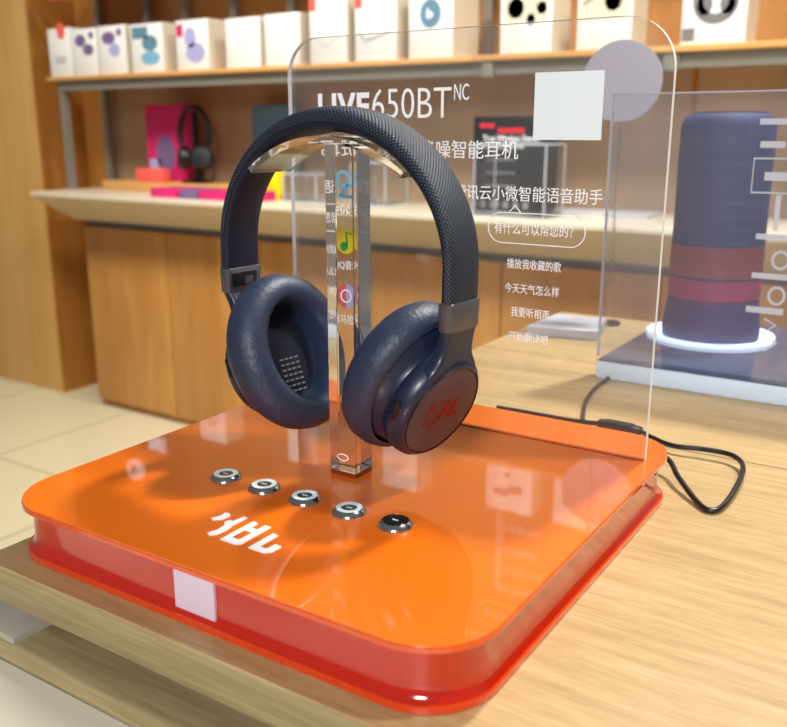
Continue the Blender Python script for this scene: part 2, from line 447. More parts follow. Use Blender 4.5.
# (the last box stands mostly beyond the frame)
carton(-2.704 + 0.02, -2.555, 0.597, 'small white box with a coral tag, leftmost on the shelf', [('r', .5, .35, .25, .08, 'inkpale')])
carton(-2.549, -2.415, 0.588, 'white box with purple picture, second from the left on the shelf', [('e', .35, .75, .22, .13, 'inkpurple'), ('e', .65, .55, .22, .12, 'inkpurple'), ('e', .8, .85, .1, .08, 'inkpurple')])
carton(-2.406, -2.265, 0.590, 'white box with lilac and grey picture, third from the left on the shelf', [('e', .4, .75, .25, .13, 'inkpurple'), ('e', .6, .5, .2, .14, 'lilac'), ('e', .8, .85, .1, .08, 'inkpurple')])
carton(-2.234, -2.08, 0.586, 'white box with teal picture and wide beige side, fourth on the shelf', [('r', .3, .82, .25, .12, 'inkteal'), ('e', .6, .6, .25, .16, 'inkteal'), ('e', .6, .3, .3, .14, 'cyan')], dep=0.16)
carton(-2.014, -1.87, 0.585, 'pale lilac box with red corner print, fifth on the shelf', [('r', .12, .8, .1, .12, 'pink'), ('e', .45, .65, .18, .2, 'lilac'), ('e', .6, .35, .3, .2, 'lilac')], dep=0.16)
carton(-1.792, -1.65, 0.577, 'plain white box left of the clear panel edge, sixth on the shelf', [('s', [(.35, .75), (.6, .82)], 0, 0, 0, 'inkpale'), ('s', [(.55, .3), (.6, .5)], 0, 0, 0, 'inkpale')])
carton(-1.628, -1.492, 0.579, 'white box crossed by the clear panel corner, seventh on the shelf', [('s', [(.3, .75), (.6, .85)], 0, 0, 0, 'inkpale'), ('s', [(.6, .25), (.65, .55)], 0, 0, 0, 'inkpale')])
carton(-1.45, -1.315, 0.614, 'tall white box with coral corner and a faint cable line', [('r', .09, .9, .09, .1, 'coral'), ('s', [(.2, .4), (.4, .25), (.6, .3), (.85, .45)], 0, 0, 0, 'inkpale')])
carton(-1.284, -1.142, 0.61, 'tall white box with coral corner and a dark looping cable picture', [('r', .09, .9, .09, .1, 'coral'), ('s', [(.1, .45), (.25, .3), (.5, .35), (.85, .42)], 0, 0, 0, 'inkgrey'), ('s', [(.3, .3), (.5, .7)], 0, 0, 0, 'inkpale')])
c = carton(-1.10, -0.96, 0.615, 'white box with a dark round headphone picture marked b', [('e', .5, .62, .24, .2, 'inkteal'), ('s', [(.5, .8), (.5, 1)], 0, 0, 0, 'inkgrey')], dep=0.15)
text('letter', 'b', 0.058, 0.078, 0.105, 0.13, (-1.1, 1.7995, 0.427), X, Z, M['white'], c, off=0.02)
carton(-0.817, -0.672, 0.592, 'white box with a dark oval case and two earbuds picture', [('r', .5, .68, .42, .22, 'paperside'), ('e', .3, .68, .16, .15, 'inkgrey'), ('e', .6, .5, .08, .09, 'inkteal'), ('e', .8, .66, .1, .09, 'inkteal')], dep=0.12)
carton(-0.604, -0.465, 0.58, 'white box with grey earbud picture behind the round silver disc', [('r', .5, .7, .45, .25, 'paperside'), ('s', [(.1, .7), (.5, .9), (.9, .85)], 0, 0, 0, 'inkgrey'), ('e', .65, .72, .15, .14, 'inkgrey')], dep=0.12)
carton(-0.345, -0.20, 0.572, 'large white box with grey over-ear headphone picture, right of the clear panel', [('o', .52, .66, .36, .36, 'inkgrey'), ('e', .35, .6, .12, .16, 'inkgrey'), ('e', .7, .6, .12, .16, 'inkgrey'), ('r', .12, .16, .1, .1, 'inkgrey')], dep=0.12)
carton(-0.10, 0.05, 0.566, 'white box at the right end of the shelf cut by the picture edge', [('r', .15, .3, .12, .1, 'inkgrey'), ('e', .6, .7, .3, .2, 'inkgrey')])
# boxes of the upper row, seen mirrored in the orange plate
carton(-0.84, -0.69, 0.945, 'upper-row white box with dark earbud marks, seen mirrored in the orange plate', [('e', .35, .6, .18, .1, 'inkgrey'), ('e', .65, .5, .18, .1, 'inkgrey'), ('e', .45, .2, .07, .06, 'inkgrey')], z0=0.80, y0=1.84)
carton(-0.62, -0.47, 0.945, 'upper-row white box with grey cable mark, mirrored at the right of the orange plate', [('e', .35, .5, .18, .1, 'inkgrey'), ('e', .65, .6, .12, .1, 'inkgrey'), ('e', .5, .15, .07, .06, 'inkgrey')], z0=0.80, y0=1.84)
for i, (x, lb) in enumerate(((-2.05, 'upper-row plain white box farthest left, mirrored left in the orange plate'), (-1.62, 'upper-row plain white box, mirrored behind the left ear cup'), (-1.22, 'upper-row plain white box, mirrored beside the clear pillar'))):
    carton(x, x + 0.13, 0.96, lb, [('r', .5, .5, .2, .1, 'inkpale')], z0=0.80, y0=1.84)

# coral tags hanging at the left of the shelf
o = obj('price_tag', disc(bmesh.new(), (-2.605, 1.7995, 0.588), (0, -1, 0), [(0, .027), (.003, .027)], 28, ell=(0.8, 1)), M['coral'])
tag(o, 'round coral tag in front of the leftmost boxes on the shelf', 'tag')
o = obj('pink_banner', box(-2.64, -2.13, 1.79, 1.80, 0.693, 0.79), M['pink'])
tag(o, 'bright pink sign strip above the left boxes at the top edge', 'sign')

# lit wall sign, seen mirrored in the plate
t = thing('wall_sign', 'round white sign with a b letter, mirrored at the left of the orange plate', 'sign', (-2.717, 2.085, 1.309))
obj('sign_disc', disc(bmesh.new(), (-2.717, 2.085, 1.309), (0, -1, 0), [(0, .048), (.020, .048)], 40), M['glow'], t)
text('letter', 'b', -0.017, 0.019, -0.030, 0.026, (-2.717, 2.0645, 1.309), X, Z, M['inkgrey'], t, off=0.03)
t2 = text('sign_lettering', 'BE', -0.060, 0.044, -0.032, 0.032, (-2.560, 2.085, 1.16), X, Z, M['glow'], None, off=0.03, th=0.01)
tag(t2, 'white BE letters of a wall sign, mirrored at the edge of the orange plate', 'sign')

# ------------------------------------------------------------------ things on the counter
CT = 0.015
o = obj('riser_board', box(-2.52, -1.85, 1.86, 2.05, CT, CT + 0.035, bev=0.002), M['shelfwood'])
tag(o, 'low wooden riser on the counter under the small black headphones', 'riser')
t = thing('pink_box', 'pink and purple box behind the small black headphones', 'box', (-2.28, 2.0, CT + 0.035))
obj('carton', box(-2.38, -2.17, 1.97, 2.03, CT + 0.035, 0.328, bev=0.002), M['pink'], t)
obj('printed_picture', flat(bmesh.new(), ellipse2(0.1, 0.10, 0.05, 0.07), (-2.38, 1.9695, 0.05), X, Z), M['inkpurple'], t)
obj('printed_picture', flat(bmesh.new(), rect2(0.01, 0.07, 0.03, 0.08), (-2.38, 1.9695, 0.05), X, Z), M['lilac'], t)
t = thing('small_headphones', 'small black on-ear headphones standing on the wooden riser by the pink box', 'headphones', (-2.08, 1.93, 0.05))
hx, hz = -2.085, 0.20
bm = tube(bmesh.new(), [(hx + 0.073 * math.cos(a), 1.93, hz + 0.02 + 0.095 * math.sin(a)) for a in [PI * (-0.12 + 1.24 * k / 14) for k in range(15)]], 0.010)
obj('headband', bm, M['black'], t)
for s in (-1, 1):
    bm = disc(bmesh.new(), (hx + s * 0.045, 1.915, 0.14), (s * 0.55, -0.8, 0.1), [(-0.02, .034), (-0.012, .042), (0.01, .042), (.018, .036), (.02, .02)], 24)
    obj('ear_cup', bm, M['black'], t)
bm = box(hx - 0.05, hx + 0.05, 1.90, 1.96, 0.05, 0.06, bev=0.002); bx(bm, hx - 0.008, hx + 0.008, 1.925, 1.94, 0.055, 0.30)
obj('stand', bm, M['black'], t)
o = obj('coral_card', box(-2.33, -2.19, 1.862, 1.90, 0.05, 0.10, bev=0.001), M['coral'])
tag(o, 'coral card leaning at the left foot of the small black headphones', 'card')
for (x0, x1, y0, mt, lb) in ((-2.08, -1.95, 1.70, 'pink', 'pink flat packet on the counter, left of three'), (-1.94, -1.86, 1.70, 'inkpurple', 'purple flat packet on the counter between two pink ones'), (-1.85, -1.62, 1.70, 'pink', 'long pink flat packet on the counter beside the headband')):
    o = obj('flat_packet', box(x0, x1, y0, y0 + 0.12, CT, CT + 0.03, bev=0.003), M[mt])
    tag(o, lb, 'packet', 'flat packets on the counter')
o = obj('yellow_package', box(-1.71, -1.64, 1.86, 1.90, CT, 0.125, bev=0.004), M['yellow'])
tag(o, 'yellow package on the counter seen under the headband', 'package')
o = obj('blue_card_box', box(-1.90, -1.72, 2.03, 2.08, CT, 0.32, bev=0.002), M['inkteal'])
tag(o, 'blue grey box standing at the back of the counter behind the headband', 'box')


def clear_case(x0, x1, y0, y1, z0, z1, label, r=0.0035):
    t = thing('clear_case', label, 'display case', ((x0 + x1) / 2, (y0 + y1) / 2, z0), 'clear cases on the counter')
    obj('case_walls', box(x0, x1, y0, y1, z0, z1), M['thin'], t, smooth=0)
    bm = bmesh.new()
    for a in (x0, x1):
        for b_ in (y0, y1): bx(bm, a - r / 2, a + r / 2, b_ - r / 2, b_ + r / 2, z0, z1 + r / 2)
    for z in (z0 + r / 2, z1):
        for b_ in (y0, y1): bx(bm, x0, x1, b_ - r / 2, b_ + r / 2, z - r / 2, z + r / 2)
        for a in (x0, x1): bx(bm, a - r / 2, a + r / 2, y0, y1, z - r / 2, z + r / 2)
    obj('case_edges', bm, M['edgesoft'], t)
    return t


clear_case(-1.57, -1.44, 1.80, 1.92, CT, 0.10, 'low clear case on the counter, seen left of the pillar')
clear_case(-1.30, -1.18, 1.80, 1.92, CT, 0.14, 'clear case on the counter, seen right of the pillar')
clear_case(-0.82, -0.62, 1.68, 1.80, CT, 0.20, 'clear case in front of the black poster')
o = obj('leaflet', box(-0.78, -0.52, 1.845, 1.95, CT, CT + 0.012), M['inkpale'])
o.location = (0.12, -0.02, 0)
tag(o, 'flat pale leaflet on the counter right of the black poster', 'leaflet')

t = thing('black_poster', 'black poster reading True Wireless Stereo standing on the counter', 'poster', (-0.785, 1.85, CT))
obj('poster_board', box(-0.905, -0.655, 1.83, 1.842, CT, 0.272, bev=0.002), M['poster'], t)
o0 = (-0.905, 1.8298, CT)
text('poster_title', 'True Wireless Stereo', 0.03, 0.20, 0.19, 0.207, o0, X, Z, M['white'], t, off=0.02)
text('poster_title', 'Earphones', 0.075, 0.155, 0.168, 0.184, o0, X, Z, M['white'], t, off=0.02)
for a, b_, c_, d_ in ((0.02, 0.065, 0.226, 0.238), (0.075, 0.155, 0.212, 0.226)):
    obj('red_lettering', flat(bmesh.new(), rect2(a, b_, c_, d_), o0, X, Z), M['redink'], t, smooth=0)
for k, mt in enumerate(('lilac', 'palered', 'inkpale')):
    obj('thumbnail', flat(bmesh.new(), rect2(0.022, 0.052, 0.128 - 0.035 * k, 0.156 - 0.035 * k), o0, X, Z), M['white'], t, smooth=0)
    obj('thumbnail_picture', flat(bmesh.new(), ellipse2(0.037, 0.142 - 0.035 * k, 0.008, 0.01, 12), (-0.905, 1.8293, CT), X, Z), M[mt], t, smooth=0)
    obj('caption_line', flat(bmesh.new(), rect2(0.062, 0.13, 0.139 - 0.035 * k, 0.143 - 0.035 * k), o0, X, Z), M['inkpale'], t, smooth=0)
for k in range(5):
    obj('round_icon', flat(bmesh.new(), ellipse2(0.045 + 0.03 * k, 0.02, 0.009, 0.011, 12), o0, X, Z), M['inkpale'], t, smooth=0)

# ================================================================== the display table
t = thing('display_table', 'light wooden display table carrying the orange headphone stand', 'table', (0.6, 0.25, FL))
bm = box(-0.1503, 1.4, -0.1637, 0.673, -0.002, 0.0)
obj('tabletop', bm, M['table'], t, smooth=0)
obj('slab_edge', box(-0.1503, 1.4, -0.1637, 0.673, -0.0225, -0.002), M['slab'], t, smooth=0)
obj('table_body', box(-0.10, 1.4, -0.12, 0.64, FL, -0.05), M['slab'], t)
obj('lower_board', box(-0.1503, 1.4, -0.186, 0.64, -0.050, -0.034), M['slab'], t)
obj('spacer', box(-0.13, 1.4, -0.13, 0.63, -0.034, -0.0225), M['slab'], t)
obj('white_ledge', box(-0.20, 1.4, -0.45, -0.1865, -0.10, -0.036), M['whiteledge'], t)
o = obj('stone_strip', box(-0.153, -0.108, -0.1765, -0.150, -0.0338, -0.0305), M['stone'])
tag(o, 'pale marbled strip wedged under the left corner of the tabletop', 'strip')

# ================================================================== orange stand
H = 0.0328; TP = 0.0042
t = thing('display_stand', 'orange and red acrylic stand with a white logo on its glossy top plate', 'display stand', (0, 0, 0))


def plate(z0, z1, inset, r, e=0.0006, ins1=None):
    bm = bmesh.new(); rings = []
    i1 = inset if ins1 is None else ins1
    for z, d in ((z0, inset + e), (z0 + e, inset), (z1 - e, i1), (z1, i1 + e)):
        rings.append([(x, y, z) for x, y in rrect(-0.15 + d, 0.15 - d, -0.152 + d, 0.152 - d, max(r - d, 0.004), 12)])
    return loft(bm, rings)


obj('bottom_plate', plate(0, 0.0041, 0.0005, 0.036), M['redflange'], t)
bm = bmesh.new()
for_r = []
for z, d in ((0.0040, 0.0015), (0.0055, 0.0032), (0.0075, 0.0045), (0.0115, 0.0050), (H - TP - 0.002, 0.0050), (H - TP, 0.0045)):
    for_r.append([(x, y, z) for x, y in rrect(-0.15 + d, 0.15 - d, -0.152 + d, 0.152 - d, 0.036 - d, 12)])
loft(bm, for_r)
obj('stand_body', bm, M['red'], t)
obj('top_plate_edge', plate(H - TP, H - 0.0007, 0.0, 0.036), M['orangeedge'], t)
obj('top_plate', plate(H - 0.0008, H, 0.0003, 0.036, e=0.0002), M['orange'], t)
JB = [[(-0.0266, -0.1062), (-0.0243, -0.1072), (-0.0205, -0.1040), (-0.0200, -0.0985), (-0.0222, -0.0966), (-0.0252, -0.0968), (-0.0246, -0.1010), (-0.0256, -0.1035)],
      [(-0.0132, -0.095), (-0.0104, -0.0955), (-0.0106, -0.1061), (-0.0094, -0.1125), (-0.0100, -0.1185), (-0.0125, -0.1215), (-0.0154, -0.1205), (-0.0150, -0.1180), (-0.0138, -0.1146), (-0.0145, -0.109), (-0.0175, -0.1055), (-0.0165, -0.1026), (-0.0143, -0.1026)],
      [(-0.0049, -0.0972), (-0.0010, -0.0977), (-0.0010, -0.1035), (0.0036, -0.1035), (0.0036, -0.0975), (0.0077, -0.0975), (0.0077, -0.1200), (0.0055, -0.1220), (-0.0049, -0.1220)],
      [(0.0133, -0.1024), (0.0173, -0.1030), (0.0173, -0.1172), (0.0218, -0.1172), (0.0222, -0.1111), (0.0268, -0.1116), (0.0264, -0.1185), (0.0238, -0.1213), (0.0133, -0.1213)]]
lg = None
for k, g in enumerate(JB):
    g = g[::-1]
    bm = bmesh.new(); f = [bm.verts.new((x, y, H + 0.0004)) for x, y in g]; b2 = [bm.verts.new((x, y, H - 0.0001)) for x, y in g]
    bm.faces.new(f); n_ = len(g)
    for i in range(n_): bm.faces.new((f[i], f[(i + 1) % n_], b2[(i + 1) % n_], b2[i]))
    if k == 2:
        pass
    o = obj('white_logo', bm, M['white'], t, smooth=0)
# the opening inside the middle letter shows the orange of the plate
obj('logo_counter', flat(bmesh.new(), rect2(-0.0010, 0.0036, -0.1172, -0.1080), (0, 0, H + 0.0003), X, Y, 0.0003), M['orange'], t, smooth=0)
bm = box(-0.0112, 0.0155, -0.1484, -0.1468, 0.0030, 0.0278); obj('square_sticker', bm, M['stickerp'], t, smooth=0)['label'] = 'pinkish white square sticker'

blabs = ['round steel push button nearest the left edge, white ring around a grey face',
         'round steel push button, second from the left, white ring around a grey face',
         'round steel push button in the middle of the row of five',
         'round steel push button just in front of the clear pillar, mirrored in it',
         'round steel push button with a black face, rightmost of the row']
for k, x in enumerate((-0.0597, -0.0297, 0.0002, 0.0307, 0.0605)):
    c = thing('push_button', blabs[k], 'button', (x, -0.0598, H), 'steel push buttons on the orange plate')
    y = -0.0598
    obj('button_bezel', disc(bmesh.new(), (x, y, H), Z, [(0, .0093), (.0006, .0095), (.0013, .0092), (.0030, .0076), (.0032, .0073), (.0031, .0070), (.0026, .0068)], 40), M['steel'], c)
    if k < 4:
        obj('lamp_ring', disc(bmesh.new(), (x, y, H), Z, [(.0015, .0072), (.0033, .0072), (.0033, .0045), (.0025, .0045)], 40), M['ring'], c)
        obj('button_face', disc(bmesh.new(), (x, y, H), Z, [(.0015, .0043), (.0030, .0042), (.0030, .001)], 32), M['dark'], c)
    else:
        obj('button_face', disc(bmesh.new(), (x, y, H), Z, [(.0015, .0069), (.0031, .0068), (.0032, .001)], 32), M['black'], c)
    obj('icon_mark', flat(bmesh.new(), rect2(-0.0018, 0.0018, -0.0004, 0.0004), (x, y, H + 0.0030 + 0.0002 * (k == 4)), X, Y, 0.0002), M['inkpale'] if k < 4 else M['white'], c, smooth=0)

# clear pillar with its curved cradle
t = thing('headphone_pillar', 'clear square acrylic pillar with a curved cradle holding the headphones', 'headphone stand', (-0.003, -0.009, H))
px0, px1, py0, py1 = -0.0129, 0.0066, -0.0192, -0.0022
obj('pillar', box(px0, px1, py0, py1, H + 0.0028, 0.2262, bev=0.0006, seg=1), M['clear'], t, smooth=0)
obj('foot_pad', box(px0 + 0.0003, px1 - 0.0003, py0 + 0.0003, py1 - 0.0003, H, H + 0.0027), P('brown_pad', (120, 42, 22), 0.4), t, smooth=0)
obj('ring_mark', ringflat(bmesh.new(), ellipse2(0.0, 0.012, 0.0042, 0.0022), 0.0005, (-0.003, py0, H), X, Z, 0.0002), M['white'], t, smooth=0)
bm = bmesh.new(); rr = []
RC, cxx, ccz = 0.086, -0.009, 0.1445
for k in range(25):
    a = math.radians(-38 + 76 * k / 24); e = Vector((math.sin(a), 0, math.cos(a))); c0 = Vector((cxx, -0.009, ccz))
    rr.append([c0 + e * RC + Y * -0.018, c0 + e * RC + Y * 0.018, c0 + e * (RC - 0.0038) + Y * 0.018, c0 + e * (RC - 0.0038) + Y * -0.018])
loft(bm, rr); bmesh.ops.bevel(bm, geom=[e for e in bm.edges if e.calc_face_angle(0) > 1.2], offset=0.0005, segments=1, affect='EDGES')
obj('cradle', bm, M['clear'], t)

# ================================================================== headphones
hp = thing('headphones', 'navy blue over-ear headphones with a woven headband hanging on the clear cradle', 'headphones', (-0.010, -0.009, 0.05))
HC = Vector((-0.0105, -0.009, 0.1645)); RO = 0.081; yaw = math.radians(-4); roll = math.radians(-1.2)
HX = Vector((math.cos(yaw), math.sin(yaw), 0)); HY = Vector((-math.sin(yaw), math.cos(yaw), 0))


def band_pt(s):
    """s in 0..1 along the headband from the left end to the right end: centre of outer surface, outward normal, thickness"""
    A = 0.0868; Bz = 0.0818; leg = 0.020
    Ltot = PI * A + 2 * leg; d = s * Ltot
    if d < leg: p = Vector((-A, -leg + d)); n = Vector((-1, 0))
    elif d > Ltot - leg: p = Vector((A, -(d - (Ltot - leg)))); n = Vector((1, 0))
    else:
        a = PI - (d - leg) / A; p = Vector((A * math.cos(a), Bz * math.sin(a))); n = Vector((math.cos(a), math.sin(a)))
    q = Matrix.Rotation(roll, 2); p = q @ p; n = q @ n
    th = 0.0085 + 0.0055 * max(0, n.y) ** 1.5
    return HC + HX * p.x + Z * p.y, HX * n.x + Z * n.y, th, d


def band(part):
    rings = []; uvs = []; N = 90
    for i in range(N + 1):
        s = i / N; o, n, th, d = band_pt(s); w = 0.0148
        pr = []
        if part == 'outer':
            for k in range(17):
                u = -1 + 2 * k / 16; r = 0.0038
                yy = w * math.copysign(abs(math.sin(u * PI / 2)) ** 0.75, u) if u else 0
                dep = (1 - abs(math.cos(u * PI / 2)) ** 0.55) * 0.52 * th
                pr.append((yy, -dep))
            pr += [(w * 0.92, -0.62 * th), (-w * 0.92, -0.62 * th)]
        else:
            for k in range(15):
                u = 1 - 2 * k / 14
                yy = (w - 0.0006) * math.copysign(abs(math.sin(u * PI / 2)) ** 0.7, u) if u else 0
                dep = th * (0.5 + 0.5 * abs(math.cos(u * PI / 2)) ** 0.6)
                pr.append((yy, -dep))
            pr += [(-w * 0.9, -0.42 * th), (w * 0.9, -0.42 * th)]
        rings.append([o + HY * a + n * b_ for a, b_ in pr])
        acc = 0; row = []
        for k in range(len(pr) + 1):
            row.append((d, acc))
            if k < len(pr): a_, b2 = pr[k], pr[(k + 1) % len(pr)]; acc += math.hypot(a_[0] - b2[0], a_[1] - b2[1])
        uvs.append(row)
    return loft(bmesh.new(), rings, uv=uvs)


obj('headband', band('outer'), M['mesh'], hp, smooth=60)['label'] = 'woven mesh headband cover'
obj('headband_padding', band('inner'), M['navy'], hp, smooth=60)['label'] = 'smooth navy padding inside the headband'


def rect_ring(o, n, yv, w, t0, t1, r=0.0015):
    """rounded rectangle: across yv half width w, along n from t0 to t1"""
    return [o + yv * a + n * b_ for a, b_ in rrect(-w, w, t0, t1, r, 3)]


def cup(side, c, tau, phi, sc=1.0, hsc=0.93):
    cp, sp = math.cos(phi), math.sin(phi)
    rz = Matrix.Rotation(phi, 3, 'Z')
    n = rz @ Vector((side * math.cos(tau), 0, -math.sin(tau))); up = rz @ Vector((side * math.sin(tau), 0, math.cos(tau))); yv = rz @ Vector((0, 1, 0))
    c = Vector(c)

    def ring(h, a, b_, dz=0.0, N=56, egg=0.0):
        out = []
        for k in range(N):
            t_ = 2 * PI * k / N; s_, q = math.cos(t_), math.sin(t_)
            bb = b_ * (1 + egg * s_)
            out.append(c + n * h + up * (a * s_ + dz) + yv * (bb * q))
        return out
    # cushion: soft oval ring (tube profile swept from outside over the face into the opening)
    prof = [(0.0105, .0395, .0350), (.0095, .0430, .0385), (.004, .0455, .0412), (-.003, .0462, .0420), (-.009, .0440, .0400), (-.0128, .0405, .0365), (-.0148, .0362, .0318), (-.0142, .0325, .0275), (-.0115, .0298, .0243), (-.006, .0285, .0228), (.004, .0288, .0230), (.0100, .0292, .0236)]
    obj('ear_cushion', loft(bmesh.new(), [ring(h, a * sc, b_ * sc) for h, a, b_ in prof], caps=(False, False)), M['cushion'], hp, smooth=70)
    ins = loft(bmesh.new(), [ring(.0098, .0300, .0245), ring(.0085, .026, .021), ring(.0062, .016, .013)], caps=(False, True))
    spk = obj('speaker_cloth', ins, M['speakercloth'], hp, smooth=70)
    if side < 0:
        bm = bmesh.new()
        for i in range(7):
            for j in range(4):
                q = c + n * .0058 + up * (-.004 - .0034 * i) + yv * (-.006 + .0042 * j)
                flat(bm, rect2(0, .003, 0, .0011), q, yv, up, 0.0001)
        obj('grey_printed_marks', bm, M['inkgrey'], spk, smooth=0)
    # housing
    dz = -.0035
    hs = [(.0090, .0385, .0340, 0), (.0105, .0372, .0330, 0), (.0135, .0345, .0318, dz * .4), (.0165, .0335, .0318, dz * .8), (.0180, .0352, .0336, dz), (.0225, .0356, .0340, dz), (.0270, .0345, .0330, dz), (.0295, .0322, .0308, dz), (.0302, .0302, .0288, dz)]
    h = obj('ear_cup', loft(bmesh.new(), [ring(q[0], q[1] * (hsc if i > 1 else 1), q[2] * (hsc if i > 1 else 1), q[3]) for i, q in enumerate(hs)]), M['plastic'], hp, smooth=50)
    obj('cup_cap', loft(bmesh.new(), [ring(h_, a * hsc, b_ * hsc, dz) for h_, a, b_ in ((.0296, .0298, .0284), (.0305, .0296, .0282), (.0312, .0270, .0258), (.0316, .015, .0145))]), M['cap'], h, smooth=60)
    obj('cap_rim', loft(bmesh.new(), [ring(h_, a * hsc, b_ * hsc, dz) for h_, a, b_ in ((.0298, .0306, .0292), (.0310, .0304, .0290), (.0308, .0298, .0284))], caps=(False, False)), M['black'], h)
    # slot on the front rim of the housing
    q = c + n * .0225 + yv * -.0312 + up * (dz + .004)
    bm = bmesh.new(); rings = []
    for k in (-1, -.8, .8, 1):
        rings.append([q + up * (.006 * k) + n * (a * (.55 if abs(k) == 1 else 1)) + yv * b_ for a, b_ in rrect(-.0022, .0022, -.0012, .0012, .0009, 3)])
    loft(bm, rings); obj('side_switch', bm, M['black'], h)
    if side > 0:
        text('red_logo', 'JBL', -.0095, .0125, -.0085, .0085, c + n * .0315 + up * dz, yv, up, M['logored'], h, off=0.035, shear=0.25, th=0.0004)
        bm = flat(bmesh.new(), [(-.0135, .0085), (-.0100, .0085), (-.0112, -.0005), (-.0140, -.0005)], c + n * .0315 + up * dz, yv, up, 0.0004)
        flat(bm, [(-.0146, -.003), (-.0118, -.003), (-.0122, -.0062), (-.015, -.0062)], c + n * .0315 + up * dz, yv, up, 0.0004)
        obj('red_logo_mark', bm, M['logored'], h, smooth=0)
    # neck from the headband end down to the housing, and the metal collar
    s = 0.0 if side < 0 else 1.0
    o, bn, th, _ = band_pt(s); dn = (band_pt(0.02)[0] - o) if side < 0 else (o - band_pt(0.98)[0])
    dn = -dn.normalized() if side < 0 else dn.normalized()
    cl = loft(bmesh.new(), [rect_ring(o + dn * d_, bn, HY, w_, -th - e, e, .003) for d_, w_, e in ((-.004, .0144, .0000), (-.0035, .0149, .0004), (.0110, .0142, .0003), (.0115, .0138, .0)) if True])
    co = obj('collar', cl, M['collar'], hp)
    co['label'] = 'grey satin metal collar'
    if side < 0:
        sl = loft(bmesh.new(), [rect_ring(o + dn * d_ + HY * -.0015, bn, HY, .0108, -th - .0011, -th * .5, .001) for d_ in (-.001, .0072)])
        obj('hinge_slot', sl, M['black'], co)
        ti = loft(bmesh.new(), [rect_ring(o + dn * d_ + HY * .002, bn, HY, .0035, -th - .0014, -th * .5, .001) for d_ in (.002, .0066)])
        obj('hinge_teeth', ti, M['collar'], co)
    top = o + dn * .010 - bn * (th * .5)
    end = c + n * .0245 + up * (dz + .0260)
    low = c + n * .0262 + up * (dz + .0150)
    pts = [top, top.lerp(end, .33), top.lerp(end, .68), end, low]
    ws = [.0140, .0131, .0142, .0190, .0225]; ths = [.0036, .0038, .0042, .0046, .0030]
    rings = []
    for i, p_ in enumerate(pts):
        f = i / 4; nn = (bn * (1 - f) + n * f).normalized(); yy = (HY * (1 - f) + yv * f).normalized()
        rings.append([p_ + yy * a + nn * b_ for a, b_ in rrect(-ws[i], ws[i], -ths[i], ths[i], min(.003, ths[i] * .7), 4)])
    # smooth subdivision along the length
    fine = []
    for j in range(len(rings[0])):
        fine.append(catmull([r[j] for r in rings], 5))
    rings2 = [[fine[j][i] for j in range(len(fine))] for i in range(len(fine[0]))]
    obj('neck', loft(bmesh.new(), rings2), M['plastic'], h, smooth=50)


cup(-1, (-0.0500, -0.0080, 0.1010), 0.38, -0.12, 1.06)
cup(1, (0.0362, -0.0100, 0.0990), 0.40, -0.20)

# ================================================================== clear sign panel
PY = 0.1036; PX0, PX1, PZ1 = -0.1385, 0.1405, 0.2963; TH = 0.0042
t = thing('clear_sign', 'clear acrylic panel with rounded top corners and white lettering behind the headphones', 'sign panel', (0, PY, H))
out = [(PX1, H), ] + [(PX1 - .030 + .030 * math.cos(a), PZ1 - .030 + .030 * math.sin(a)) for a in [PI / 2 * k / 10 for k in range(11)]] + \
      [(PX0 + .026 + .026 * math.cos(a), PZ1 - .026 + .026 * math.sin(a)) for a in [PI / 2 + PI / 2 * k / 10 for k in range(11)]] + [(PX0, H)]
n_ = len(out)
bm = bmesh.new()
for yy in (PY, PY + TH):
    bm.faces.new([bm.verts.new((x, yy, z)) for x, z in out])
obj('clear_sheet', bm, M['thin'], t, smooth=0)
bm = bmesh.new()
a = [bm.verts.new((x, PY, z)) for x, z in out]; b_ = [bm.verts.new((x, PY + TH, z)) for x, z in out]
for i in range(n_ - 1): bm.faces.new((a[i], a[i + 1], b_[i + 1], b_[i]))
o = obj('polished_edge', bm, M['edge'], t, smooth=60)
OP = (0, PY - 0.0003, 0)   # lettering plane, x right, z up
A = lambda name, s, x0, x1, z0, z1, mt='white', off=0.0, sp=1.0: text(name, s, x0, x1, z0, z1, OP, X, Z, M[mt], t, off=off, spacing=sp)
A('title_bold', 'LIVE', -0.1108, -0.0665, 0.2400, 0.2585, off=0.032, sp=1.1)
A('title_light', '650BT', -0.0640, -0.0020, 0.2410, 0.2605, off=-0.008)
A('title_small', 'NC', 0.0000, 0.0108, 0.2520, 0.2622)
A('chinese_line', '包耳式无线主动降噪智能耳机', -0.1105, 0.0468, 0.2155, 0.2270)
A('chinese_line', '腾讯云小微智能语音助手', 0.0013, 0.1035, 0.1895, 0.1990, off=0.0)
A('bubble_text', '有什么可以帮您的？', 0.0315, 0.0860, 0.1685, 0.1765)
A('phrase_line', '播放我收藏的歌', 0.0415, 0.0790, 0.1465, 0.1530)
A('phrase_line', '今天天气怎么样', 0.0405, 0.0785, 0.1305, 0.1370)
A('phrase_line', '我要听相声', 0.0455, 0.0725, 0.1150, 0.1215)
A('phrase_line', '开始翻译吧', 0.0445, 0.0725, 0.0985, 0.1050)
bm = ringflat(bmesh.new(), rrect(0.0270, 0.0940, 0.1625, 0.1825, 0.0098, 8), 0.0006, OP, X, Z)
obj('speech_bubble', bm, M['white'], t, smooth=0)
obj('bubble_tail', stroke2(bmesh.new(), [(0.0420, 0.1825), (0.0460, 0.1870), (0.0500, 0.1825)], 0.0007, OP, X, Z), M['white'], t, smooth=0)
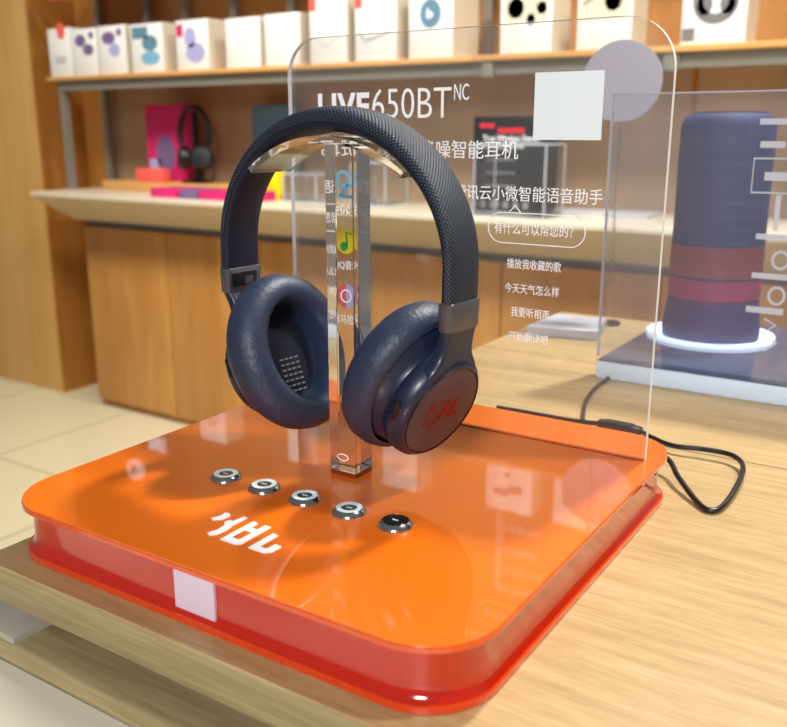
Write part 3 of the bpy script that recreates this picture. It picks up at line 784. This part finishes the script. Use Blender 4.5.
# app icons seen through the pillar
ix = -0.083
bm = ringflat(bmesh.new(), ellipse2(ix - 0.002, 0.200, 0.0062, 0.0062), 0.0022, OP, X, Z)
obj('cloud_icon', bm, M['blue'], t, smooth=0)
bm = ringflat(bmesh.new(), [(ix - 0.006, 0.187), (ix - 0.004, 0.190), (ix + 0.002, 0.1965), (ix + 0.0065, 0.1965), (ix + 0.0092, 0.1925), (ix + 0.0085, 0.188), (ix + 0.005, 0.1865)], 0.0022, OP, X, Z)
obj('cloud_icon', bm, M['blue'], t, smooth=0)
A('icon_caption', '云小微', ix - 0.010, ix + 0.010, 0.1755, 0.1825, off=0.01)
obj('music_icon', flat(bmesh.new(), ellipse2(ix, 0.1565, 0.0092, 0.0092), OP, X, Z), M['yellow'], t, smooth=0)
O2 = (0, PY - 0.0006, 0)
bm = flat(bmesh.new(), ellipse2(ix - 0.0015, 0.1525, 0.0033, 0.0033), O2, X, Z, 0.0004); stroke2(bm, [(ix + 0.0012, 0.153), (ix + 0.0005, 0.163), (ix + 0.0050, 0.1615)], 0.0012, O2, X, Z, 0.0004)
obj('note_mark', bm, M['green'], t, smooth=0)
A('icon_caption', 'QQ音乐', ix - 0.011, ix + 0.011, 0.1355, 0.1425, off=0.01)
obj('radio_icon', flat(bmesh.new(), ellipse2(ix, 0.1165, 0.0092, 0.0092), OP, X, Z), M['palered'], t, smooth=0)
obj('radio_icon_half', flat(bmesh.new(), [(ix + 0.0092 * math.cos(a), 0.1165 + 0.0092 * math.sin(a)) for a in [-PI / 2 + PI * k / 14 for k in range(15)]], O2, X, Z, 0.0004), M['lilac'], t, smooth=0)
obj('radio_icon_ring', ringflat(bmesh.new(), ellipse2(ix, 0.1165, 0.005, 0.005), 0.001, (0, PY - 0.0009, 0), X, Z, 0.0004), M['white'], t, smooth=0)
A('icon_caption', '喜马拉雅', ix - 0.012, ix + 0.012, 0.0955, 0.1025, off=0.01)
obj('square_sticker', box(0.0565, 0.1003, PY - 0.0008, PY - 0.0002, 0.2275, 0.2672), M['sticker'], t, smooth=0)['label'] = 'pale white square sticker'
obj('joint_line', box(PX0 + .001, PX1 - 0.0005, PY - 0.0012, PY - 0.0002, H, H + 0.0006), P('joint_line', (170, 60, 20), 0.4), t, smooth=0)

# ================================================================== second display
t = thing('speaker_display', 'out-of-focus pale edged display base with an upright clear panel on the right', 'display', (0.25, 0.5, 0))
t.rotation_euler = (0, 0, 0)
obj('display_base', box(0.004, 0.33, 0.386, 0.640, 0.0, 0.0172, bev=0.002), M['lampwhite'], t)
obj('base_top', box(0.005, 0.329, 0.387, 0.639, 0.0172, 0.0180), M['darkglass'], t)
bm = bmesh.new()
for yy in (0.400, 0.403): bm.faces.new([bm.verts.new(q) for q in ((0.0, yy, 0.018), (0.32, yy, 0.018), (0.32, yy, 0.2655), (0.0, yy, 0.2655))])
obj('upright_sheet', bm, M['thin2'], t, smooth=0)
bm = box(-0.0008, 0.0008, 0.400, 0.403, 0.018, 0.2655); bx(bm, 0, 0.32, 0.400, 0.403, 0.2648, 0.2660); bx(bm, 0.3195, 0.321, 0.400, 0.403, 0.018, 0.2655)
obj('sheet_edge', bm, M['edgesoft'], t, smooth=0)
O3 = (0, 0.3995, 0)
bars = [(0.130, 0.155, .238, .243), (0.132, 0.152, .219, .2245), (0.138, 0.17, .192, .199), (0.136, 0.17, .142, .147), (0.136, 0.17, .108, .113), (0.134, 0.165, .0775, .083), (0.149, 0.153, .15, .18)]
for b4 in bars: obj('white_lettering', flat(bmesh.new(), rect2(*b4), O3, X, Z), M['softwhite'], t, smooth=0)
bm = ringflat(bmesh.new(), rect2(0.128, 0.18, 0.181, 0.211), 0.0016, O3, X, Z)
obj('white_icon', bm, M['softwhite'], t, smooth=0)
for zc in (0.125, 0.094): obj('white_icon', ringflat(bmesh.new(), ellipse2(0.158, zc, 0.0075, 0.0085), 0.0022, O3, X, Z), M['softwhite'], t, smooth=0)
bm = stroke2(bmesh.new(), [(0.150, 0.073), (0.160, 0.068), (0.150, 0.060), (0.162, 0.052), (0.152, 0.044)], 0.002, O3, X, Z)
obj('white_icon', bm, M['softwhite'], t, smooth=0)

sx, sy = 0.069, 0.555
o = obj('light_ring', disc(bmesh.new(), (sx, sy, 0.018), Z, [(0, .066), (.0035, .066), (.0035, .058), (0, .058)], 60), M['glow'])
tag(o, 'glowing white ring around the foot of the blue speaker', 'light ring')
t = thing('speaker', 'tall navy blue cylindrical speaker with dark red bands, blurred on the right', 'speaker', (sx, sy, 0.018))
obj('speaker_body', disc(bmesh.new(), (sx, sy, 0.018), Z, [(.05, .0465), (.22, .0465), (.228, .044), (.232, .038)], 60), M['navyspk'], t)
obj('top_dish', disc(bmesh.new(), (sx, sy, 0.018), Z, [(.2315, .037), (.2335, .036)], 40), M['black'], t)
obj('dark_red_band', disc(bmesh.new(), (sx, sy, 0.018), Z, [(.068, .047), (.1, .047)], 60), M['redband'], t)
obj('magenta_band', disc(bmesh.new(), (sx, sy, 0.018), Z, [(.045, .0468), (.0655, .0468)], 60), M['magband'], t)
obj('speaker_foot', disc(bmesh.new(), (sx, sy, 0.018), Z, [(0, .050), (.012, .0505), (.045, .0455)], 60), M['navyspk'], t)

# round silver disc sign standing near the far edge of the table
t = thing('round_sign', 'round silvery disc sign on a thin clear rod behind the white square sticker', 'sign', (-0.072, 0.63, 0))
obj('disc_face', disc(bmesh.new(), (-0.072, 0.63, 0.2885), (0.2, -0.98, 0.0), [(0, .0452), (.003, .0458), (.006, .0452)], 60), M['mirror'], t)
obj('clear_rod', disc(bmesh.new(), (-0.072, 0.632, 0.002), Z, [(0, .002), (.243, .002)], 16), M['clear'], t)
obj('rod_foot', disc(bmesh.new(), (-0.072, 0.632, 0), Z, [(0, .016), (.003, .015)], 32), M['clear'], t)

# clear block on the table
bm = bmesh.new()
q = [(-0.1307, 0.519), (-0.050, 0.535), (-0.066, 0.612), (-0.130, 0.604)]
loft(bm, [[(x, y, z) for x, y in q] for z in (0.0, 0.0115)])
bmesh.ops.bevel(bm, geom=bm.edges[:], offset=0.001, segments=1, affect='EDGES')
o = obj('acrylic_block', bm, M['edgesoft'])
tag(o, 'flat clear acrylic block lying on the far corner of the table', 'block')

# ================================================================== cables
t = thing('power_cable', 'black cable with a plug joint looping behind the orange stand', 'cable', (0.1, 0.24, 0))
r = 0.0019
obj('cable_run', tube(bmesh.new(), [(-0.030, 0.2415, .002), (0.0, 0.2425, .002), (0.035, 0.243, .002), (0.060, 0.2425, .0035)], r), M['blackcable'], t)
bm = bmesh.new()
rings = []
for x, s in ((0.060, .5), (0.0615, .8), (0.066, .8), (0.0665, 1), (0.089, 1), (0.0895, .85), (0.096, .7), (0.097, .5)):
    rings.append([(x, 0.2425 + a * s - (x - 0.06) * 0.04, 0.0042 + b_ * s) for a, b_ in rrect(-.0052, .0052, -.0040, .0040, .002, 4)])
loft(bm, rings)
obj('plug_joint', bm, M['black'], t)
obj('cable_loop', tube(bmesh.new(), [(0.096, 0.241, .004), (0.110, 0.228, .005), (0.128, 0.2165, .006), (0.150, 0.2185, .007), (0.170, 0.2170, .007), (0.1815, 0.200, .006), (0.1850, 0.165, .004), (0.1840, 0.130, .0025), (0.1780, 0.1215, .0022), (0.1680, 0.130, .003), (0.150, 0.152, .008), (0.136, 0.172, .012), (0.115, 0.176, .015), (0.106, 0.162, .017), (0.105, 0.1545, .018)], r), M['blackcable'], t)
o = obj('side_cable', tube(bmesh.new(), [(0.046, 0.2465, .0022), (0.040, 0.262, .0022), (0.028, 0.300, .0022), (0.020, 0.345, .0022), (0.018, 0.384, .0022)], r), M['blackcable'])
tag(o, 'short black cable running from the plug joint towards the blurred display', 'cable')
